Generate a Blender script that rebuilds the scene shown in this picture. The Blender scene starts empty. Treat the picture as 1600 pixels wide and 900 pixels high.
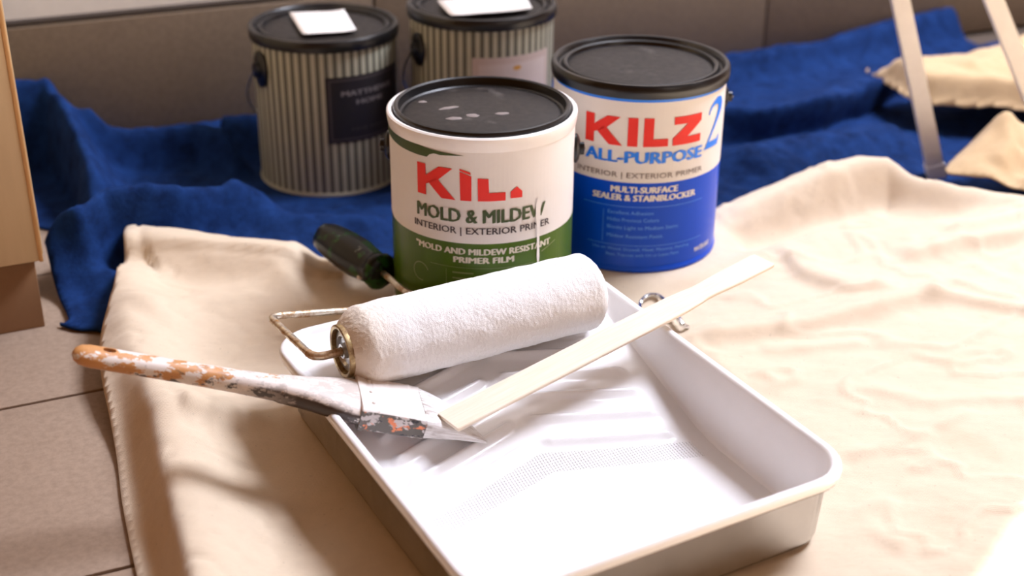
import bpy, bmesh, math, random
import numpy as np
from mathutils import Vector, Matrix, noise

# ------------------------------------------------------------------ camera, world, sun, lights, exposure
S = bpy.context.scene
COL = S.collection
R = math.radians
cam_d = bpy.data.cameras.new('camera'); cam = bpy.data.objects.new('camera', cam_d); COL.objects.link(cam)
th, ro = 0.4654, 0.0097
Fv = Vector((0, math.cos(th), -math.sin(th))); Uv = Vector((0, math.sin(th), math.cos(th))); Rv = Vector((1, 0, 0))
r2 = Rv*math.cos(ro)+Uv*math.sin(ro); u2 = -Rv*math.sin(ro)+Uv*math.cos(ro)
M = Matrix((r2, u2, -Fv)).transposed().to_4x4(); M.translation = Vector((0, 0, 0.584))
cam.matrix_world = M
cam_d.sensor_width = 36; cam_d.lens = 2083.4/1600*36; cam_d.clip_start = .02
cam_d.dof.use_dof = True; cam_d.dof.focus_distance = 1.06; cam_d.dof.aperture_fstop = 4.2
S.camera = cam
S.view_settings.view_transform = 'Standard'; S.view_settings.look = 'None'
S.view_settings.gamma = 1; S.view_settings.use_curve_mapping = False
S.view_settings.exposure = 0.42

world = bpy.data.worlds.new('world'); S.world = world; world.use_nodes = True
bg = world.node_tree.nodes['Background']; bg.inputs[0].default_value = (1.0, .37, .05, 1); bg.inputs[1].default_value = 0.20

def light(name, kind, loc, target, energy, color, **kw):
    d = bpy.data.lights.new(name, kind); o = bpy.data.objects.new(name, d); COL.objects.link(o)
    o.location = loc; o.rotation_euler = (Vector(target)-Vector(loc)).to_track_quat('-Z', 'Y').to_euler()
    d.energy = energy; d.color = color
    for k, v in kw.items(): setattr(d, k, v)
    return o
sun_dir = Vector((math.cos(R(40))*math.cos(R(53.8)), math.cos(R(40))*math.sin(R(53.8)), math.sin(R(40))))
light('sun', 'SUN', sun_dir*5, (0, 0, 0), 24, (1, .97, .94), angle=R(.8))
light('key_light', 'AREA', (1.30, 1.72, 2.25), (0, 1.0, 0), 84, (.90, .94, 1.10), shape='RECTANGLE', size=.85, size_y=.85)  # soft key lamp added inside the room, in place of window daylight
light('fill_light', 'AREA', (1.6, -.75, 1.35), (0, 1.0, .05), 3.2, (1, .88, .78), shape='RECTANGLE', size=.8, size_y=1.0)  # unseen soft fill added from the front right

# ------------------------------------------------------------------ helpers
AZ = R(24)
UX, UY = math.cos(AZ), math.sin(AZ)
def RM(u, v, z=0): return Vector((u*UX-v*UY, u*UY+v*UX, z))       # room axes -> world
def link(o, parent=None):
    COL.objects.link(o)
    if parent: o.parent = parent
    return o
def finish(bm, name, mat, parent=None, smooth=True, angle=35):
    me = bpy.data.meshes.new(name)
    bmesh.ops.recalc_face_normals(bm, faces=bm.faces)
    bm.to_mesh(me); bm.free()
    for m in (mat if isinstance(mat, (list, tuple)) else [mat]): me.materials.append(m)
    if smooth:
        me.shade_smooth(); me.set_sharp_from_angle(angle=R(angle))
    return link(bpy.data.objects.new(name, me), parent)
def tag(o, label=None, cat=None, group=None, kind=None):
    if label: o['label'] = label
    if cat: o['category'] = cat
    if group: o['group'] = group
    if kind: o['kind'] = kind
    return o
def empty(name, loc, rz=0, label=None, cat=None, group=None):
    o = bpy.data.objects.new(name, None); link(o); o.location = loc; o.rotation_euler = (0, 0, rz); o.empty_display_size = .02
    return tag(o, label, cat, group)
def box(bm, c, size, mat=None, bevel=0):
    r = bmesh.ops.create_cube(bm, size=1)
    vs = r['verts']
    for v in vs: v.co = Vector((v.co.x*size[0], v.co.y*size[1], v.co.z*size[2]))
    if bevel:
        es = list({e for v in vs for e in v.link_edges})
        q = bmesh.ops.bevel(bm, geom=es, offset=bevel, segments=2, affect='EDGES', profile=.5)
        vs = list({v for f in q['faces'] for v in f.verts} | {v for v in vs if v.is_valid})
    T = (mat or Matrix.Identity(4))
    T = Matrix.Translation(Vector(c)) @ T
    for v in vs: v.co = T @ v.co
    return vs
def loft(bm, loops, closed=True, cap0=False, cap1=False, mi=None):
    rows = [[bm.verts.new(p) for p in lp] for lp in loops]
    n = len(rows[0]); fs = []
    for a, b in zip(rows, rows[1:]):
        for i in range(n if closed else n-1):
            j = (i+1) % n
            f = bm.faces.new((a[i], a[j], b[j], b[i])); fs.append(f)
            if mi is not None: f.material_index = mi
    if cap0: bm.faces.new(rows[0][::-1])
    if cap1: bm.faces.new(rows[-1])
    return rows
def lathe(bm, prof, n=96, c=(0, 0, 0), a0=0, cap0=False, cap1=False, mi=None):
    loft(bm, [[(c[0]+r*math.cos(a0+2*math.pi*i/n), c[1]+r*math.sin(a0+2*math.pi*i/n), c[2]+z) for i in range(n)] for r, z in prof], True, cap0, cap1, mi)
def tube(bm, pts, rad, n=10, sub=6, ends=True, wob=0):
    P = [Vector(p) for p in pts]
    if sub > 1 and len(P) > 2:                       # catmull-rom
        Q = []
        for i in range(len(P)-1):
            p0 = P[max(i-1, 0)]; p1 = P[i]; p2 = P[i+1]; p3 = P[min(i+2, len(P)-1)]
            for k in range(sub):
                t = k/sub
                Q.append(.5*((2*p1)+(p2-p0)*t+(2*p0-5*p1+4*p2-p3)*t*t+(3*p1-p0-3*p2+p3)*t**3))
        Q.append(P[-1]); P = Q
    loops = []; prev = None
    for i, p in enumerate(P):
        t = (P[min(i+1, len(P)-1)]-P[max(i-1, 0)]).normalized()
        if prev is None:
            up = Vector((0, 0, 1)) if abs(t.z) < .9 else Vector((1, 0, 0)); x = t.cross(up).normalized()
        else: x = (prev-t*prev.dot(t)).normalized()
        prev = x; y = t.cross(x)
        r = rad[i*(len(rad)-1)//max(1, len(P)-1)] if isinstance(rad, (list, tuple)) else rad
        loops.append([p+(x*math.cos(2*math.pi*k/n)+y*math.sin(2*math.pi*k/n))*(r*(1+wob*(random.random()-.5))) for k in range(n)])
    loft(bm, loops, True, ends, ends)
def round_pts(pts, r, seg=5):
    """polyline with its corners rounded"""
    P = [Vector(p) for p in pts]; out = [P[0]]
    for i in range(1, len(P)-1):
        a = (P[i-1]-P[i]); b = (P[i+1]-P[i]); rr = min(r, a.length*.45, b.length*.45)
        A = P[i]+a.normalized()*rr; B = P[i]+b.normalized()*rr
        for k in range(seg+1):
            t = k/seg; out.append(A*(1-t)**2+P[i]*2*t*(1-t)+B*t*t)
    out.append(P[-1]); return out

# ---- materials
class NT:
    def __init__(s, name):
        s.m = bpy.data.materials.new(name); s.m.use_nodes = True; s.t = s.m.node_tree; s.n = s.t.nodes; s.b = s.n['Principled BSDF']
    def add(s, k, **kw):
        x = s.n.new(k)
        for a, v in kw.items():
            if a.startswith('i_'): x.inputs[a[2:].replace('_', ' ')].default_value = v
            else: setattr(x, a, v)
        return x
    def l(s, a, b): s.t.links.new(a, b)
    def coord(s, scale=(1, 1, 1), rot=(0, 0, 0)):
        c = s.add('ShaderNodeTexCoord'); mp = s.add('ShaderNodeMapping'); mp.inputs['Scale'].default_value = scale; mp.inputs['Rotation'].default_value = rot
        s.l(c.outputs['Object'], mp.inputs[0]); return mp.outputs[0]
    def noise(s, co, scale, detail=4, rough=.55):
        x = s.add('ShaderNodeTexNoise'); x.inputs['Scale'].default_value = scale; x.inputs['Detail'].default_value = detail; x.inputs['Roughness'].default_value = rough
        s.l(co, x.inputs['Vector']); return x.outputs['Fac']
    def ramp(s, fac, stops):
        x = s.add('ShaderNodeValToRGB'); e = x.color_ramp.elements
        while len(e) < len(stops): e.new(.5)
        for q, (p, c) in zip(e, stops):
            q.position = p; q.color = (c, c, c, 1) if isinstance(c, (int, float)) else (*c, 1)
        s.l(fac, x.inputs[0]); return x.outputs[0]
    def mix(s, fac, a, b, mode='MIX'):
        x = s.add('ShaderNodeMix', data_type='RGBA', blend_type=mode)
        for k, v in ((0, fac), (6, a), (7, b)):
            if hasattr(v, 'is_linked') or hasattr(v, 'links'): s.l(v, x.inputs[k])
            else: x.inputs[k].default_value = v if k == 0 else (*v, 1)
        return x.outputs[2]
    def math(s, op, a, b=0.0):
        x = s.add('ShaderNodeMath', operation=op)
        for k, v in ((0, a), (1, b)):
            if hasattr(v, 'links'): s.l(v, x.inputs[k])
            else: x.inputs[k].default_value = v
        return x.outputs[0]
    def bump(s, h, strength, dist=.001):
        x = s.add('ShaderNodeBump'); x.inputs['Strength'].default_value = strength; x.inputs['Distance'].default_value = dist
        s.l(h, x.inputs['Height']); s.l(x.outputs[0], s.b.inputs['Normal'])
    def set(s, color=None, rough=None, metal=None, **kw):
        for k, v in (('Base Color', color), ('Roughness', rough), ('Metallic', metal)):
            if v is None: continue
            if hasattr(v, 'links'): s.l(v, s.b.inputs[k])
            else: s.b.inputs[k].default_value = (*v, 1) if k == 'Base Color' else v
        for k, v in kw.items(): s.b.inputs[k.replace('_', ' ')].default_value = v
        return s
def simple(name, col, rough=.5, metal=0, var=.08, scale=60, bump=0, **kw):
    t = NT(name); co = t.coord(); f = t.noise(co, scale)
    c = t.mix(f, tuple(x*(1-var) for x in col), tuple(min(1, x*(1+var)) for x in col))
    t.set(c, rough, metal, **kw)
    if bump: t.bump(f, bump)
    return t.m

def canvas_mat(name, col, stain=(.40, .24, .11), stain_amt=.25):
    t = NT(name); co = t.coord()
    big = t.noise(co, 7, 5); f1 = t.noise(co, 90, 6, .7)
    st = t.ramp(big, [(.55, 0), (.75, 1)])
    c = t.mix(f1, tuple(x*.9 for x in col), tuple(min(1, x*1.07) for x in col))
    c = t.mix(t.math('MULTIPLY', st, stain_amt), c, stain)
    fl = t.ramp(t.noise(t.coord((1, 1, 1)), 260, 2), [(.70, 0), (.74, 1)])
    c = t.mix(t.math('MULTIPLY', fl, .35), c, tuple(x*.45 for x in col))
    t.set(c, .9, 0, Sheen_Weight=.15)
    w1 = t.add('ShaderNodeTexWave', wave_type='BANDS', bands_direction='X'); w1.inputs['Scale'].default_value = 300; w1.inputs['Distortion'].default_value = 1.5
    w2 = t.add('ShaderNodeTexWave', wave_type='BANDS', bands_direction='Y'); w2.inputs['Scale'].default_value = 300; w2.inputs['Distortion'].default_value = 1.5
    t.l(co, w1.inputs[0]); t.l(co, w2.inputs[0])
    h = t.math('ADD', t.math('MULTIPLY', w1.outputs['Fac'], .25), t.math('MULTIPLY', w2.outputs['Fac'], .25))
    h = t.math('ADD', h, t.math('MULTIPLY', t.noise(t.coord((1, 2.2, 1), (0, 0, .5)), 60, 5), 1.6))
    t.bump(h, .35, .0012)
    return t.m
M_canvas = canvas_mat('canvas_cloth', (.69, .56, .41))
M_canvas2 = canvas_mat('canvas_cloth_tan', (.60, .42, .23))
def blanket_mat():
    t = NT('blue_quilt'); co = t.coord(); f = t.noise(co, 45, 6, .7); g = t.noise(t.coord((1, 3, 1)), 300, 3)
    c = t.mix(t.ramp(f, [(.3, 0), (.7, 1)]), (.003, .012, .055), (.011, .042, .165))
    c = t.mix(t.ramp(g, [(.62, 0), (.75, .5)]), c, (.015, .08, .30))
    t.set(c, .9, 0, Specular_IOR_Level=.1)
    t.bump(t.math('ADD', f, t.math('MULTIPLY', g, .4)), .5, .002); return t.m
M_blanket = blanket_mat()
def tile_mat(name, a, b):
    t = NT(name); co = t.coord(); f = t.noise(co, 9, 8, .65); g = t.noise(co, 160, 5, .7)
    c = t.mix(f, a, b); c = t.mix(t.ramp(g, [(.35, .35), (.6, 0)]), c, tuple(x*.55 for x in a))
    t.set(c, .55, 0); t.bump(g, .25, .0006); return t.m
M_tile = tile_mat('floor_tile', (.33, .235, .165), (.44, .33, .245))
M_grout = simple('grout', (.10, .07, .05), .9)
M_base = tile_mat('brown_tile', (.15, .105, .065), (.19, .135, .088))
M_wall = simple('wall_paint', (.74, .69, .62), .8)
M_wood = NT('cabinet_laminate')
_f = M_wood.noise(M_wood.coord((20, 20, 2)), 6, 5); M_wood.set(M_wood.mix(_f, (.64, .46, .25), (.74, .55, .32)), .45); M_wood = M_wood.m
M_toe = simple('toe_kick_wood', (.28, .15, .07), .6)
M_edge = simple('edge_band', (.72, .42, .17), .5)
M_black = simple('black_plastic', (.004, .004, .005), .3, bump=.05)
M_blackmat = simple('black_rubber', (.006, .006, .006), .6)
def lid_mat(name, spots):
    t = NT(name); co = t.coord(); f = t.noise(co, 120, 6, .7); big = t.noise(co, 26, 4)
    c = t.mix(f, (.010, .008, .007), (.024, .019, .017))
    d = t.ramp(big, [(.62, 0), (.72, .5)])
    c = t.mix(d, c, (.16, .14, .13)) if spots else c
    t.set(c, t.ramp(f, [(.3, .38), (.7, .6)]), Specular_IOR_Level=.3); t.bump(f, .25, .0006); return t.m
M_lid = lid_mat('lid_panel', True)
M_liddark = lid_mat('lid_panel_dark', False)
M_whitepaint = simple('white_paint', (.86, .82, .78), .25, bump=.1, scale=40)
M_plastic = simple('white_plastic', (.88, .87, .87), .28, var=.02)
def liner_mat():
    t = NT('tray_liner_plastic'); co = t.coord(); f = t.noise(co, 30, 3)
    c = t.mix(f, (.80, .79, .79), (.84, .83, .83)); t.set(c, .22)
    # moulded grip texture: fine raised dots on the chevron strip where the ramp starts
    s = t.add('ShaderNodeSeparateXYZ'); t.l(co, s.inputs[0])
    q = t.math('ADD', s.outputs[1], t.math('MULTIPLY', t.math('ABSOLUTE', s.outputs[0]), .27))
    m1 = t.math('GREATER_THAN', q, -.021); m2 = t.math('LESS_THAN', q, -.001); m = t.math('MULTIPLY', m1, m2)
    m = t.math('MULTIPLY', m, t.math('LESS_THAN', t.math('ABSOLUTE', s.outputs[0]), .118))
    a = t.math('SINE', t.math('MULTIPLY', t.math('ADD', s.outputs[0], s.outputs[1]), 1250))
    b = t.math('SINE', t.math('MULTIPLY', t.math('SUBTRACT', s.outputs[0], s.outputs[1]), 1250))
    t.bump(t.math('MULTIPLY', m, t.math('MULTIPLY', a, b)), .75, .0007)
    return t.m
M_liner = liner_mat()
def metal_mat(name, col, rough, dirt=None, amt=.5, scale=70):
    t = NT(name); co = t.coord(); f = t.noise(co, scale, 6, .65)
    if dirt:
        k = t.ramp(f, [(.5-amt*.15, 0), (.5+.15*(1-amt)+.08, 1)])
        t.set(t.mix(k, col, dirt), t.ramp(k, [(0, rough), (1, .6)]), t.ramp(k, [(0, 1.0), (1, .25)]))
    else: t.set(t.mix(f, tuple(x*.85 for x in col), col), rough, 1)
    t.bump(f, .3, .0006); return t.m
M_steel = metal_mat('galvanised_steel', (.62, .61, .60), .2)
M_wire = metal_mat('bail_wire', (.55, .54, .52), .3)
M_chrome = metal_mat('chrome', (.85, .87, .9), .12)
M_rod = metal_mat('roller_rod', (.72, .66, .56), .3, (.33, .17, .05), .55, 110)
M_rodrust = metal_mat('roller_rod_rusty', (.62, .50, .36), .35, (.36, .18, .06), .85, 150)
M_ferr = metal_mat('end_cap_brass', (.55, .42, .22), .35, (.20, .11, .04), .6, 120)
M_red = simple('red_ink', (.80, .018, .008), .6, var=.03)
M_inkgreen = simple('dark_green_ink', (.045, .075, .012), .45, var=.05)
M_inkgrey = simple('brown_grey_ink', (.16, .11, .085), .5)
M_inkblack = simple('faint_ink', (.045, .03, .03), .5)
M_lblue = simple('label_blue', (.0, .07, .62), .3, var=.04, Specular_IOR_Level=.25)
M_brightblue = simple('bright_blue_ink', (.0, .20, .90), .35, var=.03)
M_lightblue = simple('pale_blue_ink', (.13, .36, .88), .4, var=.03)
M_lwhite = simple('label_white', (.78, .74, .70), .5, var=.03)
M_lgreen = simple('label_green', (.062, .125, .006), .3, var=.06, Specular_IOR_Level=.25)
M_cream = simple('cream_ink', (.70, .66, .52), .45, var=.03)
M_olive = simple('olive_ink', (.20, .24, .09), .45, var=.03)
M_sgrey = simple('stripe_dark', (.115, .115, .085), .5)
M_spale = simple('stripe_pale', (.46, .45, .34), .5)
M_plaque = simple('dark_plaque', (.010, .008, .012), .5)
M_plaqueline = simple('plaque_line', (.07, .055, .06), .5)
M_plaqueink = simple('plaque_ink', (.22, .20, .21), .5)
M_paper = simple('paper', (.82, .77, .72), .8, var=.02)
M_pinkpaper = simple('pinkish_paper', (.56, .46, .42), .7, var=.03)
M_orange = simple('orange_ink', (.60, .30, .06), .6)
M_rail = simple('ladder_paint', (.90, .87, .82), .5)
M_cardboard = simple('roller_core', (.16, .09, .05), .8)
def nap_mat():
    t = NT('roller_nap'); co = t.coord(); f = t.noise(co, 1300, 3, .7); g = t.noise(co, 150, 4, .6)
    s = t.add('ShaderNodeSeparateXYZ'); t.l(co, s.inputs[0])
    e = t.ramp(t.math('MULTIPLY', t.math('ADD', t.math('ADD', s.outputs[0], .1125), t.math('MULTIPLY', g, .018)), 20), [(.15, 1), (.95, 0)])
    c = t.mix(t.math('MULTIPLY', e, .75), (.93, .91, .89), (.78, .62, .42))
    t.set(c, .95, 0, Sheen_Weight=.2); t.bump(t.math('ADD', f, t.math('MULTIPLY', g, .5)), .6, .0015); return t.m
M_nap = nap_mat()
def handle_mat():
    t = NT('painted_brush_handle'); co = t.coord((1, 1.6, 1.6)); s = t.add('ShaderNodeSeparateXYZ'); t.l(t.coord(), s.inputs[0])
    n1 = t.noise(co, 55, 5, .65); n2 = t.noise(co, 95, 6, .7); n3 = t.noise(t.coord((.8, 2, 2)), 40, 5)
    along = t.math('MULTIPLY', s.outputs[0], 5.0)      # 0 .. 1 from the hole end to the shoulder
    k = t.math('ADD', n1, t.math('MULTIPLY', along, .34))
    c = t.mix(t.ramp(k, [(.60, 0), (.63, 1)]), (.58, .27, .09), (.78, .70, .64))
    k2 = t.math('ADD', n2, t.math('MULTIPLY', along, .20))
    c = t.mix(t.math('MULTIPLY', t.ramp(k2, [(.64, 0), (.68, 1)]), t.ramp(t.math('MULTIPLY', s.outputs[2], 100), [(.20, 1), (.60, .25)])), c, (.09, .08, .075))
    side = t.math('MULTIPLY', t.ramp(t.math('MULTIPLY', s.outputs[0], 4), [(.42, 0), (.62, 1)]), t.ramp(t.math('MULTIPLY', t.math('ADD', s.outputs[2], t.math('MULTIPLY', n3, .006)), 60), [(.36, 1), (.44, 0)]))
    c = t.mix(t.math('MULTIPLY', side, t.ramp(n3, [(.40, 0), (.47, 1)])), c, (.055, .035, .028))
    t.set(c, .38); t.bump(n2, .5, .0012); return t.m
M_handle = handle_mat()
def ferrule_mat():
    t = NT('painted_ferrule'); co = t.coord((.7, 1, 1)); s = t.add('ShaderNodeSeparateXYZ'); t.l(t.coord(), s.inputs[0])
    n1 = t.noise(co, 110, 3, .6); n2 = t.noise(t.coord((.7, 1, 1), (1, 2, 3)), 130, 4)
    c = t.mix(t.ramp(n1, [(.50, 0), (.54, 1)]), (.12, .105, .09), (.60, .55, .53))
    c = t.mix(t.ramp(n2, [(.56, 0), (.59, 1)]), c, (.80, .24, .10))
    c = t.mix(t.ramp(n2, [(.34, 1), (.37, 0)]), c, (.03, .03, .035))
    top = t.math('GREATER_THAN', s.outputs[2], .0078)
    c = t.mix(top, c, t.mix(n1, (.76, .68, .63), (.85, .80, .77)))
    t.set(c, .4); t.bump(n1, .4, .001); return t.m
M_ferrule = ferrule_mat()
def bristle_mat():
    t = NT('bristle'); f = t.noise(t.coord((1.5, 30, 30), (0, 0, 0)), 22, 4, .6); g = t.noise(t.coord((3, 12, 12)), 25, 4)
    c = t.mix(t.ramp(f, [(.35, 0), (.6, 1)]), (.62, .58, .55), (.86, .84, .83))
    s = t.add('ShaderNodeSeparateXYZ'); t.l(t.coord(), s.inputs[0])
    near = t.ramp(t.math('MULTIPLY', t.math('SUBTRACT', s.outputs[0], .245), 40), [(.0, 1), (.75, 0)])
    c = t.mix(t.math('MULTIPLY', near, t.ramp(g, [(.48, 0), (.6, .8)])), c, (.22, .15, .11))
    t.set(c, .6); t.bump(f, .7, .001); return t.m
M_bristle = bristle_mat()
def stick_mat():
    t = NT('stirrer_wood'); f = t.noise(t.coord((2, 40, 10)), 14, 5, .6)
    c = t.mix(t.ramp(f, [(.3, 0), (.7, 1)]), (.78, .65, .49), (.84, .74, .61)); t.set(c, .6); t.bump(f, .2, .0006); return t.m
M_stick = stick_mat()
def grip_mat():
    t = NT('grip_plastic'); f = t.noise(t.coord(), 38, 5, .65)
    c = t.mix(t.ramp(f, [(.52, 0), (.58, 1)]), (.004, .005, .005), (.012, .07, .012))
    c = t.mix(t.ramp(t.noise(t.coord((1, 1, 1), (1, 1, 0)), 46, 3), [(.66, 0), (.70, .7)]), c, (.32, .34, .28))
    t.set(c, .35, Specular_IOR_Level=.3); return t.m
M_grip = grip_mat()

# ------------------------------------------------------------------ setting
FZ = -.020
W0 = Vector((0.3169, 1.9704, 0.0000)); VW = W0.dot(RM(0, 1))                    # the back wall's place along the room's depth axis
bm = bmesh.new(); box(bm, RM(.5, .1, FZ-.055), (4.2, 3.2, .10), Matrix.Rotation(AZ, 4, 'Z'))
fl = tag(finish(bm, 'floor', M_grout), kind='structure')
tw, td, gap = .52, .256, .0035
me_tile = None
for i in range(-3, 5):
    for j in range(-4, 4):
        v0 = 1.057+(j-1)*td; 
        cu = -.36+i*tw; cv = v0+td/2
        if cv+td/2 > VW+.05: continue
        if me_tile is None:
            bm = bmesh.new(); box(bm, (0, 0, -.004), (tw-gap, td-gap, .008), bevel=.0012); o = finish(bm, 'stone_tile', M_tile, fl, True, 30); me_tile = o.data
        else: o = link(bpy.data.objects.new('stone_tile', me_tile), fl)
        o.location = RM(cu, cv, FZ); o.rotation_euler = (0, 0, AZ)
Rz = Matrix.Rotation(AZ, 4, 'Z')
bm = bmesh.new(); box(bm, RM(.5, VW+.05, 1.3), (4.2, .08, 2.7), Rz)
tag(finish(bm, 'wall_back', M_wall), kind='structure')
bm = bmesh.new(); box(bm, RM(.5, VW+.008, .058), (4.2, .014, .158), Rz)
bb = tag(finish(bm, 'baseboard_back', M_grout), kind='structure')
for k in range(-4, 4):
    bm = bmesh.new(); box(bm, (0, 0, 0), (.62-.003, .016, .160), bevel=.0015)
    o = finish(bm, 'wall_tile', M_base, bb); o.location = RM(1.1574+.62*(k+.5), VW-.001, .062); o.rotation_euler = (0, 0, AZ)
bm = bmesh.new(); box(bm, RM(.5, VW+.004, .1455), (4.2, .014, .005), Rz)
tag(finish(bm, 'trim_1', simple('joint_shadow_gap', (.05, .035, .025), .8)), kind='structure')
# right wall with a tall window reaching the corner of the back wall (outside the frame; the sun comes through it)
UWALL = 2.5
bm = bmesh.new()
box(bm, RM(UWALL+.05, -1.2, 1.3), (.1, 1.2, 2.7), Rz)
box(bm, RM(UWALL+.05, .55, 2.58), (.1, 2.4, .14), Rz)
tag(finish(bm, 'wall_right', M_wall), kind='structure')
wf = bmesh.new()
for v_ in (-.58, -.15, VW-.005): box(wf, RM(UWALL+.03, v_, 1.25), (.05, .04, 2.52), Rz)
for z_ in (.0, 2.50): box(wf, RM(UWALL+.03, .55, z_), (.05, 2.26, .04), Rz)
tag(finish(wf, 'window_1', M_plastic, smooth=False), kind='structure')
bm = bmesh.new(); box(bm, RM(.5, .1, 2.68), (4.2, 3.3, .06), Rz); tag(finish(bm, 'ceiling', simple('ceiling_paint', (.16, .11, .07), .9)), kind='structure')

# cabinet at the left edge
K = Vector((-0.4295, 1.1067, 0.0500)); KU = K.dot(RM(1, 0)); KV = K.dot(RM(0, 1))
D = VW-.02-KV
cab = empty('cabinet', RM(KU-.3, KV+D/2, FZ), AZ, 'tan cabinet end standing at the left edge of the picture on a brown toe kick', 'cabinet')
bm = bmesh.new(); box(bm, (0, .0095, .47), (.6, D-.019, .80), bevel=.001); finish(bm, 'body', M_wood, cab)
bm = bmesh.new(); box(bm, (-.002, -D/2+.009, .47), (.594, .018, .796), bevel=.0012); dr = finish(bm, 'door', M_wood, cab)
bm = bmesh.new(); box(bm, (.2962, -D/2+.0085, .47), (.0035, .0185, .797), bevel=.0006); finish(bm, 'edge_strip', M_edge, dr)
bm = bmesh.new(); box(bm, (-.002, .004, .034), (.585, D-.012, .068), bevel=.001); finish(bm, 'toe_kick', M_toe, cab)

# ------------------------------------------------------------------ cloths (height fields built from folds)
rng = np.random.RandomState(7)
LAT = rng.rand(256, 256)
def vnoise(x, y):
    xi = np.floor(x).astype(int); yi = np.floor(y).astype(int); fx = x-xi; fy = y-yi
    fx = fx*fx*(3-2*fx); fy = fy*fy*(3-2*fy)
    g = lambda a, b: LAT[a % 256, b % 256]
    return (g(xi, yi)*(1-fx)+g(xi+1, yi)*fx)*(1-fy)+(g(xi, yi+1)*(1-fx)+g(xi+1, yi+1)*fx)*fy-.5
def fbm(x, y, o=4):
    s = 0; a = 1
    for k in range(o): s = s+a*vnoise(x*2**k+13.7*k, y*2**k+5.1*k); a *= .5
    return s
def seg_dist(X, Y, pts):
    best = np.full(X.shape, 1e9); side = np.zeros(X.shape); val = np.zeros(X.shape); L = 0
    P = [np.array(p[:2]) for p in pts]; n = len(P)-1
    for i in range(n):
        a, b = P[i], P[i+1]; d = b-a; q = d@d
        t = np.clip(((X-a[0])*d[0]+(Y-a[1])*d[1])/q, 0, 1)
        dx = X-(a[0]+t*d[0]); dy = Y-(a[1]+t*d[1]); dd = np.hypot(dx, dy)
        m = dd < best
        best = np.where(m, dd, best); side = np.where(m, np.sign(d[0]*dy-d[1]*dx), side); val = np.where(m, (i+t)/n, val)
    return best, side, val
def smooth(t): t = np.clip(t, 0, 1); return t*t*(3-2*t)
def ridge(X, Y, pts, amp, wl, wr, taper=True):
    """fold crest along pts; wl = width on its left side, wr on its right side (walking along it)"""
    d, s, t = seg_dist(X, Y, pts)
    w = np.where(s > 0, wl, wr)
    env = np.minimum(smooth(t/.15), smooth((1-t)/.15)) if taper else 1
    env = .15+.85*env if taper else 1
    if isinstance(amp, list): amp = np.interp(t, np.linspace(0, 1, len(amp)), amp)
    return amp*env*np.exp(-(d/w)**2)
def inside(X, Y, poly):
    c = np.zeros(X.shape, bool); n = len(poly)
    for i in range(n):
        x1, y1 = poly[i][:2]; x2, y2 = poly[(i+1) % n][:2]
        cond = ((y1 > Y) != (y2 > Y))
        with np.errstate(divide='ignore', invalid='ignore'):
            xx = (x2-x1)*(Y-y1)/(y2-y1+1e-12)+x1
        c ^= cond & (X < xx)
    return c
def sm_poly(pts, sub=5):
    P = [np.array(p[:2], float) for p in pts]; n = len(P); out = []
    for i in range(n):
        p0, p1, p2, p3 = P[i-1], P[i], P[(i+1) % n], P[(i+2) % n]
        for k in range(sub):
            t = k/sub; out.append(.5*((2*p1)+(p2-p0)*t+(2*p0-5*p1+4*p2-p3)*t*t+(3*p1-p0-3*p2+p3)*t**3))
    return out
def cloth_mesh(name, poly, hfun, step, mat, thick=.0018, sub=5, holes=None):
    poly = sm_poly(poly, sub)
    A = np.array(poly); x0, y0 = A.min(0)-step; x1, y1 = A.max(0)+step
    xs = np.arange(x0, x1, step); ys = np.arange(y0, y1, step)
    X, Y = np.meshgrid(xs, ys, indexing='ij')
    cx = (X[:-1, :-1]+step/2); cy = (Y[:-1, :-1]+step/2)
    keep = inside(cx, cy, poly)
    if holes is not None: keep &= ~holes(cx, cy)
    ny = len(ys)
    ii, jj = np.nonzero(keep)
    a = ii*ny+jj; F = np.stack([a, a+ny, a+ny+1, a+1], 1)
    used = np.unique(F); remap = -np.ones(X.size, int); remap[used] = np.arange(len(used)); F = remap[F]
    vx = X.ravel()[used]; vy = Y.ravel()[used]
    cnt = np.bincount(F.ravel(), minlength=len(used)); bd = np.nonzero(cnt < 4)[0]
    bx, by = vx[bd].copy(), vy[bd].copy(); best = np.full(len(bd), 1e9); nx, nyy = bx.copy(), by.copy()
    n = len(poly)
    for i in range(n):
        p = poly[i]; q = poly[(i+1) % n]; d = q-p; qq = d@d
        if qq < 1e-12: continue
        t = np.clip(((bx-p[0])*d[0]+(by-p[1])*d[1])/qq, 0, 1); px = p[0]+t*d[0]; py = p[1]+t*d[1]
        dd = np.hypot(bx-px, by-py); m = (dd < best) & (dd < step*1.3); best = np.where(m, dd, best); nx = np.where(m, px, nx); nyy = np.where(m, py, nyy)
    vx[bd] = nx; vy[bd] = nyy
    Z = hfun(vx, vy)
    me = bpy.data.meshes.new(name); me.from_pydata(np.stack([vx, vy, Z], 1).tolist(), [], F.tolist()); me.update(); me.materials.append(mat); me.shade_smooth()
    o = link(bpy.data.objects.new(name, me))
    md = o.modifiers.new('thickness', 'SOLIDIFY'); md.thickness = thick; md.offset = -1
    return o, poly

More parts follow.
